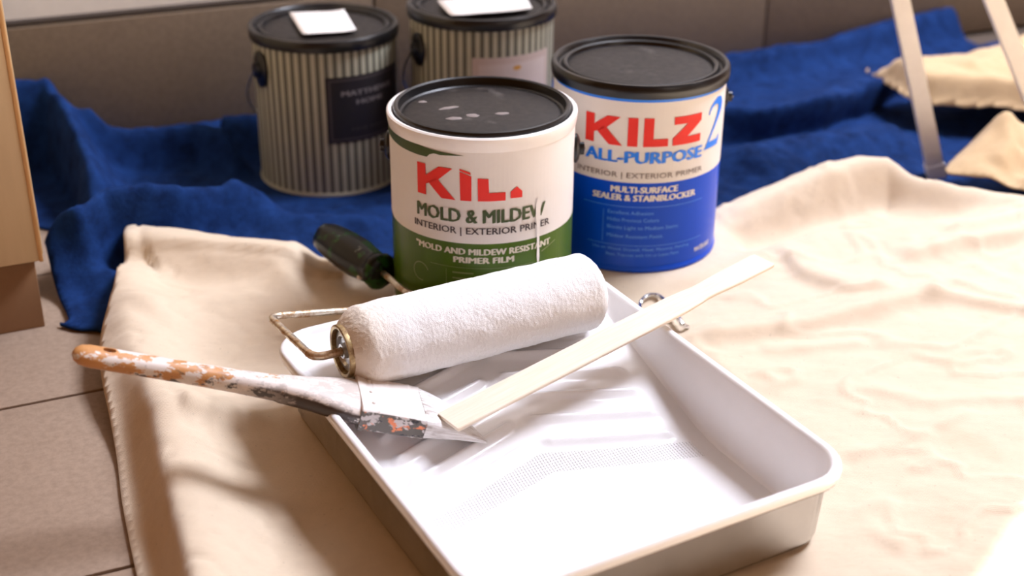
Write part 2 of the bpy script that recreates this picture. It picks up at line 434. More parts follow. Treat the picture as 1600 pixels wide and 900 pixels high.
canvas_poly = [(-0.3913, 1.2399, 0.0300), (-0.3686, 1.2404, 0.0300), (-0.3062, 1.2343, 0.0220), (-0.2594, 1.2254, 0.0180), (-0.2127, 1.2134, 0.0120), (-0.1673, 1.2096, 0.0100), (-0.1165, 1.2147, 0.0060),
  (-0.0653, 1.2252, 0.0080), (-0.0005, 1.2488, 0.0100), (0.0799, 1.2789, 0.0140), (0.1559, 1.3035, 0.0180), (0.2200, 1.3269, 0.0220), (0.2652, 1.3557, 0.0300), (0.3267, 1.3890, 0.0400), (0.3819, 1.4174, 0.0480), (0.4271, 1.4325, 0.0520), (0.4454, 1.4179, 0.0500), (0.4578, 1.3874, 0.0420),
  (0.4951, 1.3773, 0.0350), (0.5355, 1.3681, 0.0300), (0.5747, 1.3567, 0.0260), (0.6952, 1.3398, 0.0200), (0.8811, 1.2877, 0.0000), (1.05,.9,0), (.8,.45,0), (.3,.42,0), (-.1,.47,0), (-0.2246, 0.6522, -0.0160),
  (-0.2600, 0.7409, -0.0160), (-0.2742, 0.7767, -0.0160), (-0.2948, 0.8312, -0.0160), (-0.3120, 0.8826, -0.0160), (-0.3318, 0.9356, -0.0140), (-0.3466, 0.9727, -0.0120), (-0.3621, 1.0200, -0.0080), (-0.3701, 1.0715, -0.0040), (-0.3745, 1.1180, 0.0050), (-0.3820, 1.1665, 0.0150), (-0.3864, 1.2007, 0.0280)]
can_base = [(-.0282, 1.1375, .0065), (.1224, 1.2517, .0155)]
TX, TY, TA = .0227, .8551, .5077
ct, stt = math.cos(TA), math.sin(TA)
def canvas_h(X, Y):
    h = np.full(X.shape, -.0015)
    Rg = lambda p, a, wl, wr, t=True: ridge(X, Y, p, a, wl, wr, t)
    h = h+Rg([(-0.3826, 1.1925, 0.0200), (-0.3815, 1.2275, 0.0200), (-0.3484, 1.2190, 0.0200), (-0.2928, 1.1990, 0.0200), (-0.2348, 1.1905, 0.0120), (-0.1901, 1.1856, 0.0050)], .026, .05, .028)
    h = h+Rg([(-0.3449, 1.0645, 0.0100), (-0.2997, 1.1099, 0.0100), (-0.2446, 1.1378, 0.0100), (-0.2075, 1.1725, 0.0000)], .012, .03, .035)
    h = h+Rg([(-0.3760, 1.1487, 0.0100), (-0.3228, 1.0006, 0.0100), (-0.2772, 0.9083, 0.0100), (-0.2425, 0.8118, 0.0100), (-0.2150, 0.7228, 0.0100), (-0.1944, 0.6471, 0.0100)], .024, .038, .030, False)
    h = h+Rg([(-0.2666, 0.9071, -0.0000), (-0.2280, 0.9202, 0.0000), (-0.1559, 0.9264, 0.0000)], .012, .022, .014)
    h = h-Rg([(-0.2214, 0.8604, 0.0000), (-0.1620, 0.8274, 0.0000), (-0.1065, 0.7585, 0.0000)], .006, .04, .04)
    # the raised edge towards the upper right and its trough
    h = h+Rg([(0.2010, 1.2853, 0.0220), (0.2602, 1.3260, 0.0340), (0.3201, 1.3585, 0.0460), (0.3745, 1.3875, 0.0540), (0.4206, 1.4049, 0.0600), (0.4452, 1.3900, 0.0500), (0.4932, 1.3703, 0.0340), (0.5627, 1.3605, 0.0220), (0.6622, 1.3400, 0.0120)], [.016, .032, .046, .055, .062, .050, .032, .018, .008], .05, .021, False)
    h = h+Rg([(0.1836, 1.1894, 0.0100), (0.2471, 1.2328, 0.0150), (0.3204, 1.2761, 0.0200), (0.4071, 1.3016, 0.0200), (0.4807, 1.3205, 0.0200), (0.5945, 1.3644, 0.0100)], .012, .016, .034)
    h = h-Rg([(0.2179, 1.2487, 0.0000), (0.3122, 1.3277, 0.0000), (0.3928, 1.3756, 0.0000), (0.4929, 1.4002, 0.0000), (0.5777, 1.3930, 0.0000)], .012, .02, .018)
    h = h-Rg([(0.3919, 1.4358, 0.0000), (0.4540, 1.4181, 0.0000), (0.5211, 1.3972, 0.0000)], .022, .022, .022)
    h = h+Rg([(0.2743, 1.2500, 0.0000), (0.2908, 1.1977, 0.0000), (0.3257, 1.1672, 0.0000), (0.3865, 1.1602, 0.0000)], .010, .030, .009)
    h = h+Rg([(0.3936, 1.2373, 0.0000), (0.4690, 1.2702, 0.0000), (0.5753, 1.3052, 0.0000)], .012, .018, .010)
    h = h+Rg([(0.4533, 1.2859, 0.0000), (0.5228, 1.3123, 0.0000), (0.5978, 1.3485, 0.0000)], .010, .012, .010)
    h = h+Rg([(0.1516, 1.0625, 0.0000), (0.2056, 1.0733, 0.0000), (0.2732, 1.0895, 0.0000), (0.3327, 1.1162, 0.0000), (0.3884, 1.1438, 0.0000), (0.4319, 1.1448, 0.0000)], .012, .022, .011)
    h = h+Rg([(0.2188, 1.0460, 0.0000), (0.2777, 1.0531, 0.0000), (0.3261, 1.0624, 0.0000)], .004, .012, .006)
    h = h+Rg([(0.3913, 1.1548, 0.0000), (0.4311, 1.1421, 0.0000), (0.4639, 1.1294, 0.0000), (0.5094, 1.1199, 0.0000)], .008, .015, .008)
    h = h+Rg([(0.4357, 1.2009, 0.0000), (0.4632, 1.1660, 0.0000), (0.4940, 1.1461, 0.0000)], .005, .008, .006)
    h = h+Rg([(0.0942, 1.1720, 0.0000), (0.1562, 1.1635, 0.0000), (0.2087, 1.1815, 0.0000), (0.2671, 1.2268, 0.0000)], .006, .016, .012)
    h = h+Rg([(0.2504, 0.8685, 0.0000), (0.3074, 0.8966, 0.0000), (0.3514, 0.9258, 0.0000), (0.3906, 0.9513, 0.0000)], .004, .010, .006)
    h = h+Rg([(0.2971, 0.9859, 0.0000), (0.3505, 0.9607, 0.0000), (0.4008, 0.9668, 0.0000), (0.4516, 0.9575, 0.0000)], .004, .012, .008)
    h = h+Rg([(0.2148, 0.7635, 0.0000), (0.2592, 0.7790, 0.0000), (0.2811, 0.7573, 0.0000)], .004, .012, .008)
    # loose fine wrinkles
    right = smooth((X+.02)/.3)
    h = h+.006*fbm(X*7+2*Y, Y*11-3*X, 3)*(.35+.65*right)
    wr_ = np.abs(fbm(X*9+Y*5, Y*16-X*9+3, 3)); h = h+.0030*(np.exp(-(wr_/.05)**2))*(.10+.9*right*smooth((Y-.55)/.3))
    h = h+.0016*fbm(X*45, Y*60, 3)
    cr = np.abs(fbm(X*14-Y*6+9, Y*12+X*5, 3)); h = h-.0016*np.exp(-(cr/.03)**2)*(1-right)
    # left border drops over onto the floor
    dl, s, t = seg_dist(X, Y, canvas_poly[26:39])
    k = smooth((dl-.005)/.030)
    floor_z = -.0165
    low = smooth((1.02-Y)/.16)                      # the border lies on the tiles in front, on the blanket further back
    h = h*(1-(1-k)*low)+floor_z*(1-k)*low
    # hem seam
    pass
    du, s2, t2 = seg_dist(X, Y, canvas_poly[0:7]); h = h+.0060*smooth((.036-du)/.004)*smooth((-.05-X)/.08)
    # flattened under what stands on it
    lu = (X-TX)*ct+(Y-TY)*stt; lv = -(X-TX)*stt+(Y-TY)*ct
    dt = np.hypot(np.maximum(np.abs(lu)-.142, 0), np.maximum(np.abs(lv)-.180, 0))
    k = smooth(dt/.05); flat = -.0012
    h = np.where(dt < .05, flat*(1-k)+np.minimum(h, 1)*k, h)
    for cx, cy, cz in can_base:
        d = np.maximum(np.hypot(X-cx, Y-cy)-.086, 0); k = smooth(d/.045)
        h = (cz-.0004)*(1-k)+h*k
    return np.maximum(h, -.0172)
canvas, cpoly = cloth_mesh('drop_cloth', canvas_poly, canvas_h, .0038, M_canvas)
tag(canvas, 'large cream canvas drop cloth spread under the paint tray and the two front cans', 'cloth')

# blue moving blanket
blanket_poly = [RM(-.36, VW-.012), RM(-.16, VW-.012), RM(.1, VW-.012), RM(.5, VW-.012), RM(1.0, VW-.012), RM(1.5, VW-.012), RM(1.45, .85), (0.7842, 1.3707, 0.0000), (.6,1.15,0), (.3,1.05,0), (0,1.0,0), (-.2,1.0,0), (-.30,1.02,0), (-0.3774, 1.0907, -0.0200), (-0.4089, 1.1001, -0.0200), (-0.4351, 1.1148, -0.0200),
   RM(KU+.012, KV+.006), RM(KU+.006, KV+.10), RM(KU+.006, KV+.25), RM(-.47, VW-.06)]
FOLD_B = [(-0.4531, 1.2040, 0.0300), (-0.4423, 1.2174, 0.0450), (-0.4244, 1.2534, 0.0550), (-0.3838, 1.2745, 0.0580), (-0.3395, 1.3074, 0.0450), (-0.2815, 1.3514, 0.0200)]
FOLD_C = [(0.2306, 1.5954, 0.0350), (0.3055, 1.6179, 0.0450), (0.3796, 1.6681, 0.0480), (0.4630, 1.7569, 0.0400), (0.5469, 1.8540, 0.0200), (0.6374, 1.9085, 0.0100)]
def blanket_h(X, Y):
    V = -X*UY+Y*UX; U = X*UX+Y*UY
    h = np.full(X.shape, -.014)
    Rg = lambda p, a, wl, wr, t=True: ridge(X, Y, p, a, wl, wr, t)
    h = h+Rg([(-0.5954, 1.5268, 0.0950), (-0.5633, 1.5336, 0.0900), (-0.5202, 1.4688, 0.0820), (-0.4844, 1.4019, 0.0700), (-0.4582, 1.3435, 0.0550), (-0.4461, 1.3112, 0.0350)], [.105, .105, .092, .078, .06, .03], .030, .014, False)
    h = h-Rg([(-0.5956, 1.5430, 0.0300), (-0.5422, 1.4209, 0.0200), (-0.4983, 1.3339, 0.0100)], .035, .03, .03)
    h = h+Rg([(-0.5221, 1.4971, 0.0550), (-0.4857, 1.4943, 0.0500), (-0.4444, 1.5056, 0.0400), (-0.3863, 1.5148, 0.0300), (-0.3292, 1.4929, 0.0200), (-0.3013, 1.4991, 0.0000)], .050, .020, .010)
    h = h+Rg([(-0.3689, 1.5612, 0.0300), (-0.3458, 1.5689, 0.0400), (-0.3125, 1.5819, 0.0400), (-0.2632, 1.5713, 0.0400)], .045, .03, .03)
    h = h+Rg(FOLD_B, [.050, .068, .080, .078, .058, .03], .022, .024, False)
    h = h+Rg([(-0.3251, 1.3206, 0.0100), (-0.2645, 1.3314, 0.0150), (-0.1944, 1.3261, 0.0150), (-0.1254, 1.3254, 0.0100)], .018, .025, .022)
    h = h+Rg([(-0.4605, 1.2180, 0.0000), (-0.4135, 1.1895, 0.0000), (-0.3800, 1.1830, 0.0000)], .012, .015, .015)
    h = h+Rg(FOLD_C, [.05, .06, .062, .05, .02, .0], .050, .014, False)
    h = h+Rg([(0.3025, 1.8772, 0.0200), (0.4147, 1.9327, 0.0200), (0.5394, 2.0197, 0.0200), (0.7182, 2.1230, 0.0200), (0.8391, 2.1752, 0.0200)], .035, .03, .022)
    h = h-Rg([(0.2601, 1.6156, 0.0000), (0.3320, 1.6541, 0.0000), (0.4296, 1.7209, 0.0000), (0.5270, 1.7644, 0.0000)], .012, .02, .02)
    h = h+Rg([(0.2423, 1.4878, 0.0100), (0.3357, 1.5467, 0.0200), (0.4293, 1.5842, 0.0300), (0.5128, 1.6223, 0.0200)], .026, .05, .045)
    h = h-Rg([(0.5299, 1.5996, 0.0000), (0.5738, 1.6244, 0.0000), (0.6355, 1.6628, 0.0000)], .01, .03, .03)
    h = h+Rg([(0.6817, 1.9409, 0.0300), (0.7876, 2.0287, 0.0300), (0.9141, 2.1007, 0.0300)], .03, .03, .02)
    h = h+.010*fbm(X*8, Y*8+4, 3)+.002*fbm(X*26+1, Y*26, 3)
    # quilting: zigzag stitch rows pull the padding down
    a = X*.80+Y*.60; b = -X*.60+Y*.80
    tri = np.abs((b/.032) % 2-1)
    t = ((a+.010*tri)/.026) % 1; g = np.minimum(t, 1-t)*.026
    h = h-.0017*np.exp(-(g/.0042)**2)
    h = h+.0020*fbm(X*70, Y*70, 2)
    # rises a little against the wall
    dw = VW-.012-V; h = h+.012*np.exp(-(np.maximum(dw, 0)/.03)**2)
    # flat below the striped cans
    for cx, cy, cz in ((-.2204, 1.5109, -.0185), (-.0381, 1.519, .0015)):
        d = np.maximum(np.hypot(X-cx, Y-cy)-.087, 0); k = smooth(d/.04); h = (cz-.0008)*(1-k)+h*k
    # stays below the canvas that lies on it
    ins = inside(X, Y, cpoly); dd, s, t = seg_dist(X, Y, canvas_poly[0:24]); ch = canvas_h(X, Y)
    kk = np.where(ins, 1.0, 1-smooth(dd/.02))
    h = np.where(kk > 0, np.minimum(h, (ch-.0042)*kk+h*(1-kk)), h)
    # border
    dl, s, t = seg_dist(X, Y, blanket_poly[12:17]); k = smooth(dl/.02); h = h*k+(-.0155)*(1-k)
    return np.maximum(h, -.0168)
def under_canvas(X, Y):
    ins = inside(X, Y, cpoly); dd, s, t = seg_dist(X, Y, canvas_poly[0:24]); d2, s, t = seg_dist(X, Y, canvas_poly[33:39])
    return ins & (np.minimum(dd, d2) > .07)
blanket, _ = cloth_mesh('moving_blanket', [tuple(p)[:2] for p in blanket_poly], blanket_h, .0045, M_blanket, .0025, 4, under_canvas)
co = np.empty(len(blanket.data.vertices)*3); blanket.data.vertices.foreach_get('co', co); co = co.reshape(-1, 3)
for pts, amt, wl, wr in ((FOLD_B, .020, .028, .020), (FOLD_C, .034, .045, .018)):      # folds lean over towards the front
    d, s, t = seg_dist(co[:, 0], co[:, 1], pts); g = np.exp(-(d/np.where(s > 0, wl, wr))**2)*smooth(t/.2)*smooth((1-t)/.3)
    v = np.array(pts[-1][:2])-np.array(pts[0][:2]); v = v/np.linalg.norm(v)
    co[:, 0] += amt*g*v[1]; co[:, 1] -= amt*g*v[0]
    co[:, 2] -= 0
co[:, 2] = np.where(inside(co[:, 0], co[:, 1], cpoly), np.minimum(co[:, 2], canvas_h(co[:, 0], co[:, 1])-.0042), co[:, 2])
blanket.data.vertices.foreach_set('co', co.ravel()); blanket.data.update()
tag(blanket, 'rumpled dark blue quilted moving blanket lying between the cans and the back wall', 'blanket')

# two smaller canvas bundles at the upper right
bun_poly = [(0.4852, 1.7765, 0.0450), (0.5022, 1.7799, 0.0550), (0.5201, 1.7698, 0.0600), (0.5569, 1.7770, 0.0600), (0.6172, 1.8035, 0.0600), (0.6854, 1.8501, 0.0600), (0.7615, 1.9125, 0.0600), (0.9487, 2.0461, 0.0500), (0.9306, 1.8300, 0.0200), (0.7378, 1.6338, 0.0200), (0.6565, 1.6364, 0.0200), (0.5779, 1.6490, 0.0200), (0.5417, 1.6530, 0.0200), (0.5161, 1.6727, 0.0200), (0.5057, 1.7254, 0.0200), (0.4928, 1.7782, 0.0300)]
def bun_h(X, Y):
    bh = blanket_h(X, Y)
    d, s, t = seg_dist(X, Y, bun_poly+[bun_poly[0]])
    h = np.maximum(bh+.006+.030*smooth(d/.022), .026+.034*smooth(d/.022))+.005*fbm(X*14, Y*14, 3)+.004*fbm(X*50, Y*50, 2)
    h = h+ridge(X, Y, [(0.5868, 1.6954, 0.0500), (0.6913, 1.7552, 0.0500)], .01, .03, .02)
    return np.maximum(h, bh+.005)
bun, _ = cloth_mesh('canvas_bundle', bun_poly, bun_h, .004, M_canvas2)
tag(bun, 'beige canvas cloth folded up on the blue blanket behind the white ladder legs', 'cloth')
flap_poly = [(0.5740, 1.5042, 0.0700), (0.5907, 1.4911, 0.0700), (0.6419, 1.5030, 0.0600), (0.7407, 1.5302, 0.0400), (0.7574, 1.3238, 0.0200), (0.6270, 1.3391, 0.0120), (0.5673, 1.3721, 0.0180), (0.5336, 1.3914, 0.0220), (0.4923, 1.4171, 0.0260), (0.5216, 1.4642, 0.0300), (0.5474, 1.4860, 0.0500)]
def flap_h(X, Y):
    h = .018+ridge(X, Y, [(0.4991, 1.3936, 0.0400), (0.5343, 1.4368, 0.0600), (0.5674, 1.4747, 0.0700), (0.6081, 1.4710, 0.0600), (0.6710, 1.4363, 0.0500)], [.004, .030, .050, .045, .035], .03, .05, False)
    h = h+ridge(X, Y, [(0.5778, 1.4922, 0.0600), (0.5677, 1.4334, 0.0500), (0.5473, 1.4045, 0.0300)], .010, .010, .014)+ridge(X, Y, [(0.5821, 1.4382, 0.0600), (0.5975, 1.3940, 0.0500), (0.5666, 1.3764, 0.0300)], .010, .012, .014)
    h = h+.004*fbm(X*30, Y*30, 3)
    ins = inside(X, Y, cpoly)
    return np.maximum(h, np.where(ins, canvas_h(X, Y)+.0045, blanket_h(X, Y)+.004))
flap, _ = cloth_mesh('canvas_flap', flap_poly, flap_h, .004, M_canvas2)
tag(flap, 'crumpled tan canvas cloth peaking at the right edge, just in front of the ladder legs', 'cloth')

# ------------------------------------------------------------------ paint cans
def cyl_pt(phi, z, r): a = R(phi); return Vector((r*math.sin(a), -r*math.cos(a), z))
RB = .0835
def bend(bm, r):
    """flat (phi in degrees*0.001457 as x metres, z as y) -> cylinder"""
    for v in bm.verts: v.co = cyl_pt(math.degrees(v.co.x/RB), v.co.y, r)
def slice_x(bm, stepx=.003):
    xs = [v.co.x for v in bm.verts]
    if not xs: return
    x = math.floor(min(xs)/stepx)*stepx+stepx
    while x < max(xs):
        bmesh.ops.bisect_plane(bm, geom=bm.verts[:]+bm.edges[:]+bm.faces[:], plane_co=(x, 0, 0), plane_no=(1, 0, 0)); x += stepx
def px_(phi): return R(phi)*RB
def poly_decal(bm, pts):
    """pts (phi, z)"""
    vs = [bm.verts.new((px_(a), z, 0)) for a, z in pts]
    f = bm.faces.new(vs); bmesh.ops.triangulate(bm, faces=[f])
def decals(polys, name, mat, parent, r):
    bm = bmesh.new()
    for p in polys: poly_decal(bm, p)
    slice_x(bm); bend(bm, r)
    return finish_flat(bm, name, mat, parent)
def finish_flat(bm, name, mat, parent):
    me = bpy.data.meshes.new(name)
    bmesh.ops.recalc_face_normals(bm, faces=bm.faces)
    bm.normal_update()
    fl = [f for f in bm.faces if f.normal.dot(Vector((f.calc_center_median().x, f.calc_center_median().y, 0))) < 0]
    bmesh.ops.reverse_faces(bm, faces=fl)
    bm.to_mesh(me); bm.free(); me.materials.append(mat); return link(bpy.data.objects.new(name, me), parent)
def text_decal(s, phi0, phi1, z0, cap, mat, parent, r, bold=.0, name='lettering', curve=0):
    cu = bpy.data.curves.new('t', 'FONT'); cu.body = s; cu.size = 1; cu.resolution_u = 2
    ob = bpy.data.objects.new('t', cu); COL.objects.link(ob)
    bpy.context.view_layer.update()
    me = bpy.data.meshes.new_from_object(ob.evaluated_get(bpy.context.evaluated_depsgraph_get()))
    bm = bmesh.new(); bm.from_mesh(me); bpy.data.objects.remove(ob); bpy.data.curves.remove(cu); bpy.data.meshes.remove(me)
    xs = [v.co.x for v in bm.verts]; x0, x1 = min(xs), max(xs)
    ys = [v.co.y for v in bm.verts]; y1 = .70
    if bold:
        w_ = (x1-x0)
        base = bm.verts[:]+bm.edges[:]+bm.faces[:]
        for sgn in (-1, 1):
            d_ = bmesh.ops.duplicate(bm, geom=base)
            for v in d_['geom']:
                if isinstance(v, bmesh.types.BMVert): v.co.x += sgn*bold*4.2; v.co.y += sgn*bold*1.3
    for v in bm.verts:
        v.co = Vector((px_(phi0+(phi1-phi0)*(v.co.x-x0)/(x1-x0)), z0+cap*v.co.y/y1, 0))
    slice_x(bm); bend(bm, r)
    return finish_flat(bm, name, mat, parent)
def stroke(pts):
    """pts (phi, z, halfwidth in phi-metres) -> quads"""
    out = []
    P = [Vector((px_(a), z)) for a, z, w in pts]
    E = []
    for i, p in enumerate(P):
        t = (P[min(i+1, len(P)-1)]-P[max(i-1, 0)]).normalized(); n = Vector((-t.y, t.x)); w = pts[i][2]
        E.append((p+n*w, p-n*w))
    for a, b in zip(E, E[1:]):
        q = [a[0], b[0], b[1], a[1]]
        out.append([(math.degrees(c.x/RB), c.y) for c in q])
    return out
def ring(name, prof, mat, parent, n=128): bm = bmesh.new(); lathe(bm, prof, n); return finish(bm, name, mat, parent, True, 40)
def shell(name, z0, z1, r, mat, parent, a0=-180, a1=180, n=128, wav=None):
    bm = bmesh.new(); k = int(n*(a1-a0)/360); loops = []
    for t in range(0, 3):
        loops.append([cyl_pt(a0+(a1-a0)*i/k, z0+(z1-z0)*t/2, r) for i in range(k+1)])
    loft(bm, loops, closed=False)
    return finish_flat(bm, name, mat, parent)
def ear_and_bail(root, phiL, phiR, z, back, alpha=38, rr=.012, dark=M_black, both=True):
    for p in (phiL, phiR):
        bm = bmesh.new(); c = cyl_pt(p, z, 1); c.z = 0; c.normalize()
        prof = [(rr, 0), (rr, .0025), (rr*.75, .0045), (rr*.45, .0055), (rr*.42, .009), (0.0005, .010)]
        loft(bm, [[(c.x*(.0832+h)+(-c.y)*q*math.cos(t)*.8, c.y*(.0832+h)+c.x*q*math.cos(t)*.8, z+q*math.sin(t)*1.15) for t in [2*math.pi*k/20 for k in range(20)]] for q, h in prof], True, False, True)
        finish(bm, 'ear', dark, root)
    A = cyl_pt(phiL, z, .0925); B = cyl_pt(phiR, z, .0925); mid = (A+B)/2; ax = (A-B)/2
    out = Vector((-ax.y, ax.x, 0)).normalized()*(-1 if back > 0 else 1)
    pts = [A-ax.normalized()*.006]
    for i in range(0, 25):
        t = math.pi*i/24; pts.append(mid+ax*math.cos(t)+(out*math.cos(R(alpha))-Vector((0, 0, 1))*math.sin(R(alpha)))*(.0925/math.cos(R(alpha)))*math.sin(t))
    pts.append(B+ax.normalized()*.006)
    bm = bmesh.new(); tube(bm, pts, .0013, 8, 1); finish(bm, 'bail', M_wire, root)

HC = .188
def lid_flange(root, center_mat):
    ld = ring('lid', [(.0838, HC-.012), (.0862, HC-.0115), (.0868, HC-.006), (.0862, HC-.001), (.0845, HC+.001), (.0815, HC+.0008), (.0800, HC-.001), (.0788, HC-.0045), (.0775, HC-.0052), (.0760, HC-.0045), (.0745, HC-.0015), (.0730, HC-.001), (.0710, HC-.002), (.0698, HC-.0055)], M_black, root)
    bm = bmesh.new(); lathe(bm, [(.0700, HC-.0058), (.066, HC-.0050), (.03, HC-.0046), (.001, HC-.0045)], 96, cap1=True)
    finish(bm, 'lid_panel', center_mat, ld); return ld

# ---- front can (white and green, painted over)
c1 = empty('paint_can', (-.0282, 1.1375, .0065), R(0), 'dripping white and green primer can with a black lid, directly behind the white roller', 'paint can')
ring('body', [(.0, .002), (.080, .002), (.0815, .0), (.0842, .0), (.0848, .002), (.0842, .0045), (.0832, .006), (.0830, .176)], M_lwhite, c1)
ring('rim', [(.0832, HC-.013), (.0842, HC-.0125), (.0850, HC-.008), (.0856, HC-.004), (.0854, HC-.0012), (.0838, HC), (.0815, HC-.0003), (.0800, HC-.002), (.0795, HC-.006), (.079, HC-.008)], M_whitepaint, c1)
ld = ring('lid', [(.0797, HC-.004), (.0796, HC+.0005), (.0788, HC+.0028), (.0770, HC+.0034), (.0752, HC+.0024), (.0744, HC-.001), (.0738, HC-.0045), (.0722, HC-.0055), (.0700, HC-.005)], M_black, c1)
bm = bmesh.new(); lathe(bm, [(.0705, HC-.0055), (.068, HC-.0045), (.03, HC-.0042), (.001, HC-.004)], 96, cap1=True); lp = finish(bm, 'lid_panel', M_lid, ld)
# dried paint chips on the lid
def blob(bm, cx, cy, z, rx, ry, h, rot, seed):
    rnd = random.Random(seed); n = 18; top = []
    for s_, zz in ((1, 0), (.75, h*.8), (.3, h)):
        top.append([])
        for k in range(n):
            a = 2*math.pi*k/n; q = s_*(1+.16*math.sin(2*a+seed)+.10*math.sin(5*a+2*seed))
            x = rx*q*math.cos(a); y = ry*q*math.sin(a)
            top[-1].append((cx+x*math.cos(rot)-y*math.sin(rot), cy+x*math.sin(rot)+y*math.cos(rot), z+zz))
    loft(bm, top, True, False, True)
bm = bmesh.new()
for i, (x, y, rx, ry, rot) in enumerate([(-.055, .022, .0035, .0030, .0), (-.030, .006, .009, .0035, .5), (-.024, -.022, .007, .004, .3), (-.008, -.014, .007, .0042, .1), (.018, -.008, .008, .003, .1)]):
    blob(bm, x, y, HC-.0043, rx, ry, .0007, rot, i+1)
finish(bm, 'dried_paint', simple('lid_paint_residue', (.22, .18, .165), .7), ld)
# white strip painting the light's reflection along the groove at the front right
bm = bmesh.new()
loft(bm, [[(q*math.cos(R(a)), q*math.sin(R(a)), zz) for a in range(-62, -36, 2)] for q, zz in ((.0735, HC-.002), (.0745, HC+.0006), (.0757, HC+.0028))], closed=False)
finish(bm, 'groove_glint', M_whitepaint, ld)
lab = shell('label', .0085, .0905, RB, M_lgreen, c1)
shell('white_band', .0905, .176, RB, M_lwhite, lab)
C1Z = -.0065
# green edge of the label showing under the paint, upper left
g = [(-96, .1760), (-96, .1690), (-80, .1680), (-66, .1672), (-55, .1664), (-47, .1662), (-40, .1660), (-33, .1662), (-31, .1690), (-28, .1708), (-24, .1703), (-16, .1713), (-9, .1720), (-18, .1730), (-26, .1736), (-34, .1746), (-40, .1756), (-60, .1760), (-80, .1760)]
decals([g], 'green_edge', M_inkgreen, lab, RB+.0005)
KZ = lambda z0, h: dict(
    K=[[(-40.5, z0), (-34.0, z0), (-34.0, z0+h), (-40.5, z0+h)], [(-34.2, z0+.36*h), (-26.0, z0+.55*h), (-16.2, z0+h), (-25.0, z0+h), (-34.2, z0+.64*h)], [(-32.5, z0+.45*h), (-23.4, z0), (-14.6, z0), (-26.5, z0+.64*h)]],
    I=[[(-11.3, z0), (-4.9, z0), (-4.9, z0+h), (-11.3, z0+h)]],
    L=[[(-1.2, z0), (14.9, z0), (14.9, z0+.27*h), (5.2, z0+.27*h), (5.2, z0+h), (-1.2, z0+h)]],
    Z=[[(18.0, z0), (39.6, z0), (39.6, z0+.27*h), (18.0, z0+.27*h)], [(18.6, z0+.73*h), (39.6, z0+.73*h), (39.6, z0+h), (18.6, z0+h)], [(18.0, z0+.26*h), (28.4, z0+.26*h), (39.6, z0+.75*h), (29.0, z0+.75*h)]])
z0, h = .1310, .0285
k = KZ(z0, h)
k['I'] = [[(-11.6, z0), (-5.0, z0), (-4.9, z0+.80*h), (-11.9, z0+.93*h)], [(-11.9, z0+.96*h), (-5.2, z0+.84*h), (-5.6, z0+.92*h), (-11.9, z0+1.02*h)]]
k['L'] = [[(-1.2, z0), (15.2, z0), (15.2, z0+.27*h), (5.4, z0+.27*h), (5.0, z0+.72*h), (-1.3, z0+.74*h)]]
k['Z'] = [[(18.0, z0+.01), (18.0, z0)]]
frag = [(18.2, z0+.0015), (25.6, z0+.0010), (25.6, z0+.0068), (22.2, z0+.0118), (18.2, z0+.0075)]
decals(k['K']+k['I']+k['L']+[frag], 'lettering', M_red, lab, RB+.0005)
text_decal('MOLD & MILDEW', -41, 42, .1105, .0125, M_inkgreen, lab, RB+.0005, .011)
text_decal('INTERIOR | EXTERIOR PRIMER', -43.5, 46, .0997, .0062, M_inkblack, lab, RB+.0005, .005)
text_decal('"MOLD AND MILDEW RESISTANT', -42.5, 47, .0800, .0058, M_cream, lab, RB+.0005, .013)
text_decal('PRIMER FILM', -16, 20.5, .0720, .0056, M_cream, lab, RB+.0005, .013)
# ring emblem and rules
ringp = [(-39.5+6.0*math.cos(a), .0553+.0088*math.sin(a), .00045) for a in [R(t) for t in range(20, 300, 14)]]
decals(stroke(ringp)+stroke([(-32, .067, .0002), (0, .067, .0002), (34, .067, .0002)])+stroke([(-21, .0645, .0002), (-21, .044, .0002)])+stroke([(-17, .0620, .0007), (-4, .0620, .0007)])+stroke([(-17, .0565, .0006), (6, .0565, .0006)])+stroke([(40, .0755, .0005), (52, .0815, .0005)]), 'lettering', M_olive, lab, RB+.0005)
# white run of paint over the lettering and down the green
drip = []
zz = [.128, .122, .116, .106, .098, .09, .08, .071, .066]; ww = [.0006, .0024, .0026, .0022, .0016, .0014, .0013, .0015, .0009]
for a, b, wa, wb in zip(zz, zz[1:], ww, ww[1:]):
    m0, m1 = 36.6+(.12-a)*12, 36.6+(.12-b)*12; da, db = math.degrees(wa/RB), math.degrees(wb/RB)
    drip.append([(m0-da, a), (m1-db, b), (m1+db, b), (m0+da, a)])
dd_ = decals(drip, 'paint_drip', M_whitepaint, c1, RB+.0010); tag(dd_, 'thin white run of paint crossing the green band')
ear_and_bail(c1, -90, 88, .150, 1, 30)

# ---- blue can
c2 = empty('paint_can', (.1224, 1.2517, .0155), R(0), 'blue and white primer can with a clean black lid, right of the dripping can', 'paint can')
ring('body', [(.0, .002), (.080, .002), (.0815, .0), (.0842, .0), (.0848, .002), (.0842, .0045), (.0832, .006), (.0830, .180)], M_lblue, c2)
lid_flange(c2, M_lid)
lab = shell('label', .0065, .0935, RB, M_lblue, c2)
shell('white_band', .0935, .1730, RB, M_lwhite, lab); shell('blue_stripe', .1730, .1785, RB, M_brightblue, lab)
bm = bmesh.new()
z0, h = .1300, .0280; 
k = KZ(z0, h)
decals(k['K']+k['I']+k['L']+k['Z'], 'lettering', M_red, lab, RB+.0005)
two = [(47.4, .1525, .0007), (48.0, .1560, .0009), (50, .1598, .0013), (53, .1625, .0020), (57, .1638, .0034), (60.5, .1620, .0048), (62.0, .1580, .0050), (61.4, .1535, .0040), (58.8, .1475, .0026), (55.0, .1400, .0018), (51.5, .1330, .0014), (48.5, .1260, .0012), (46.5, .1215, .0012)]
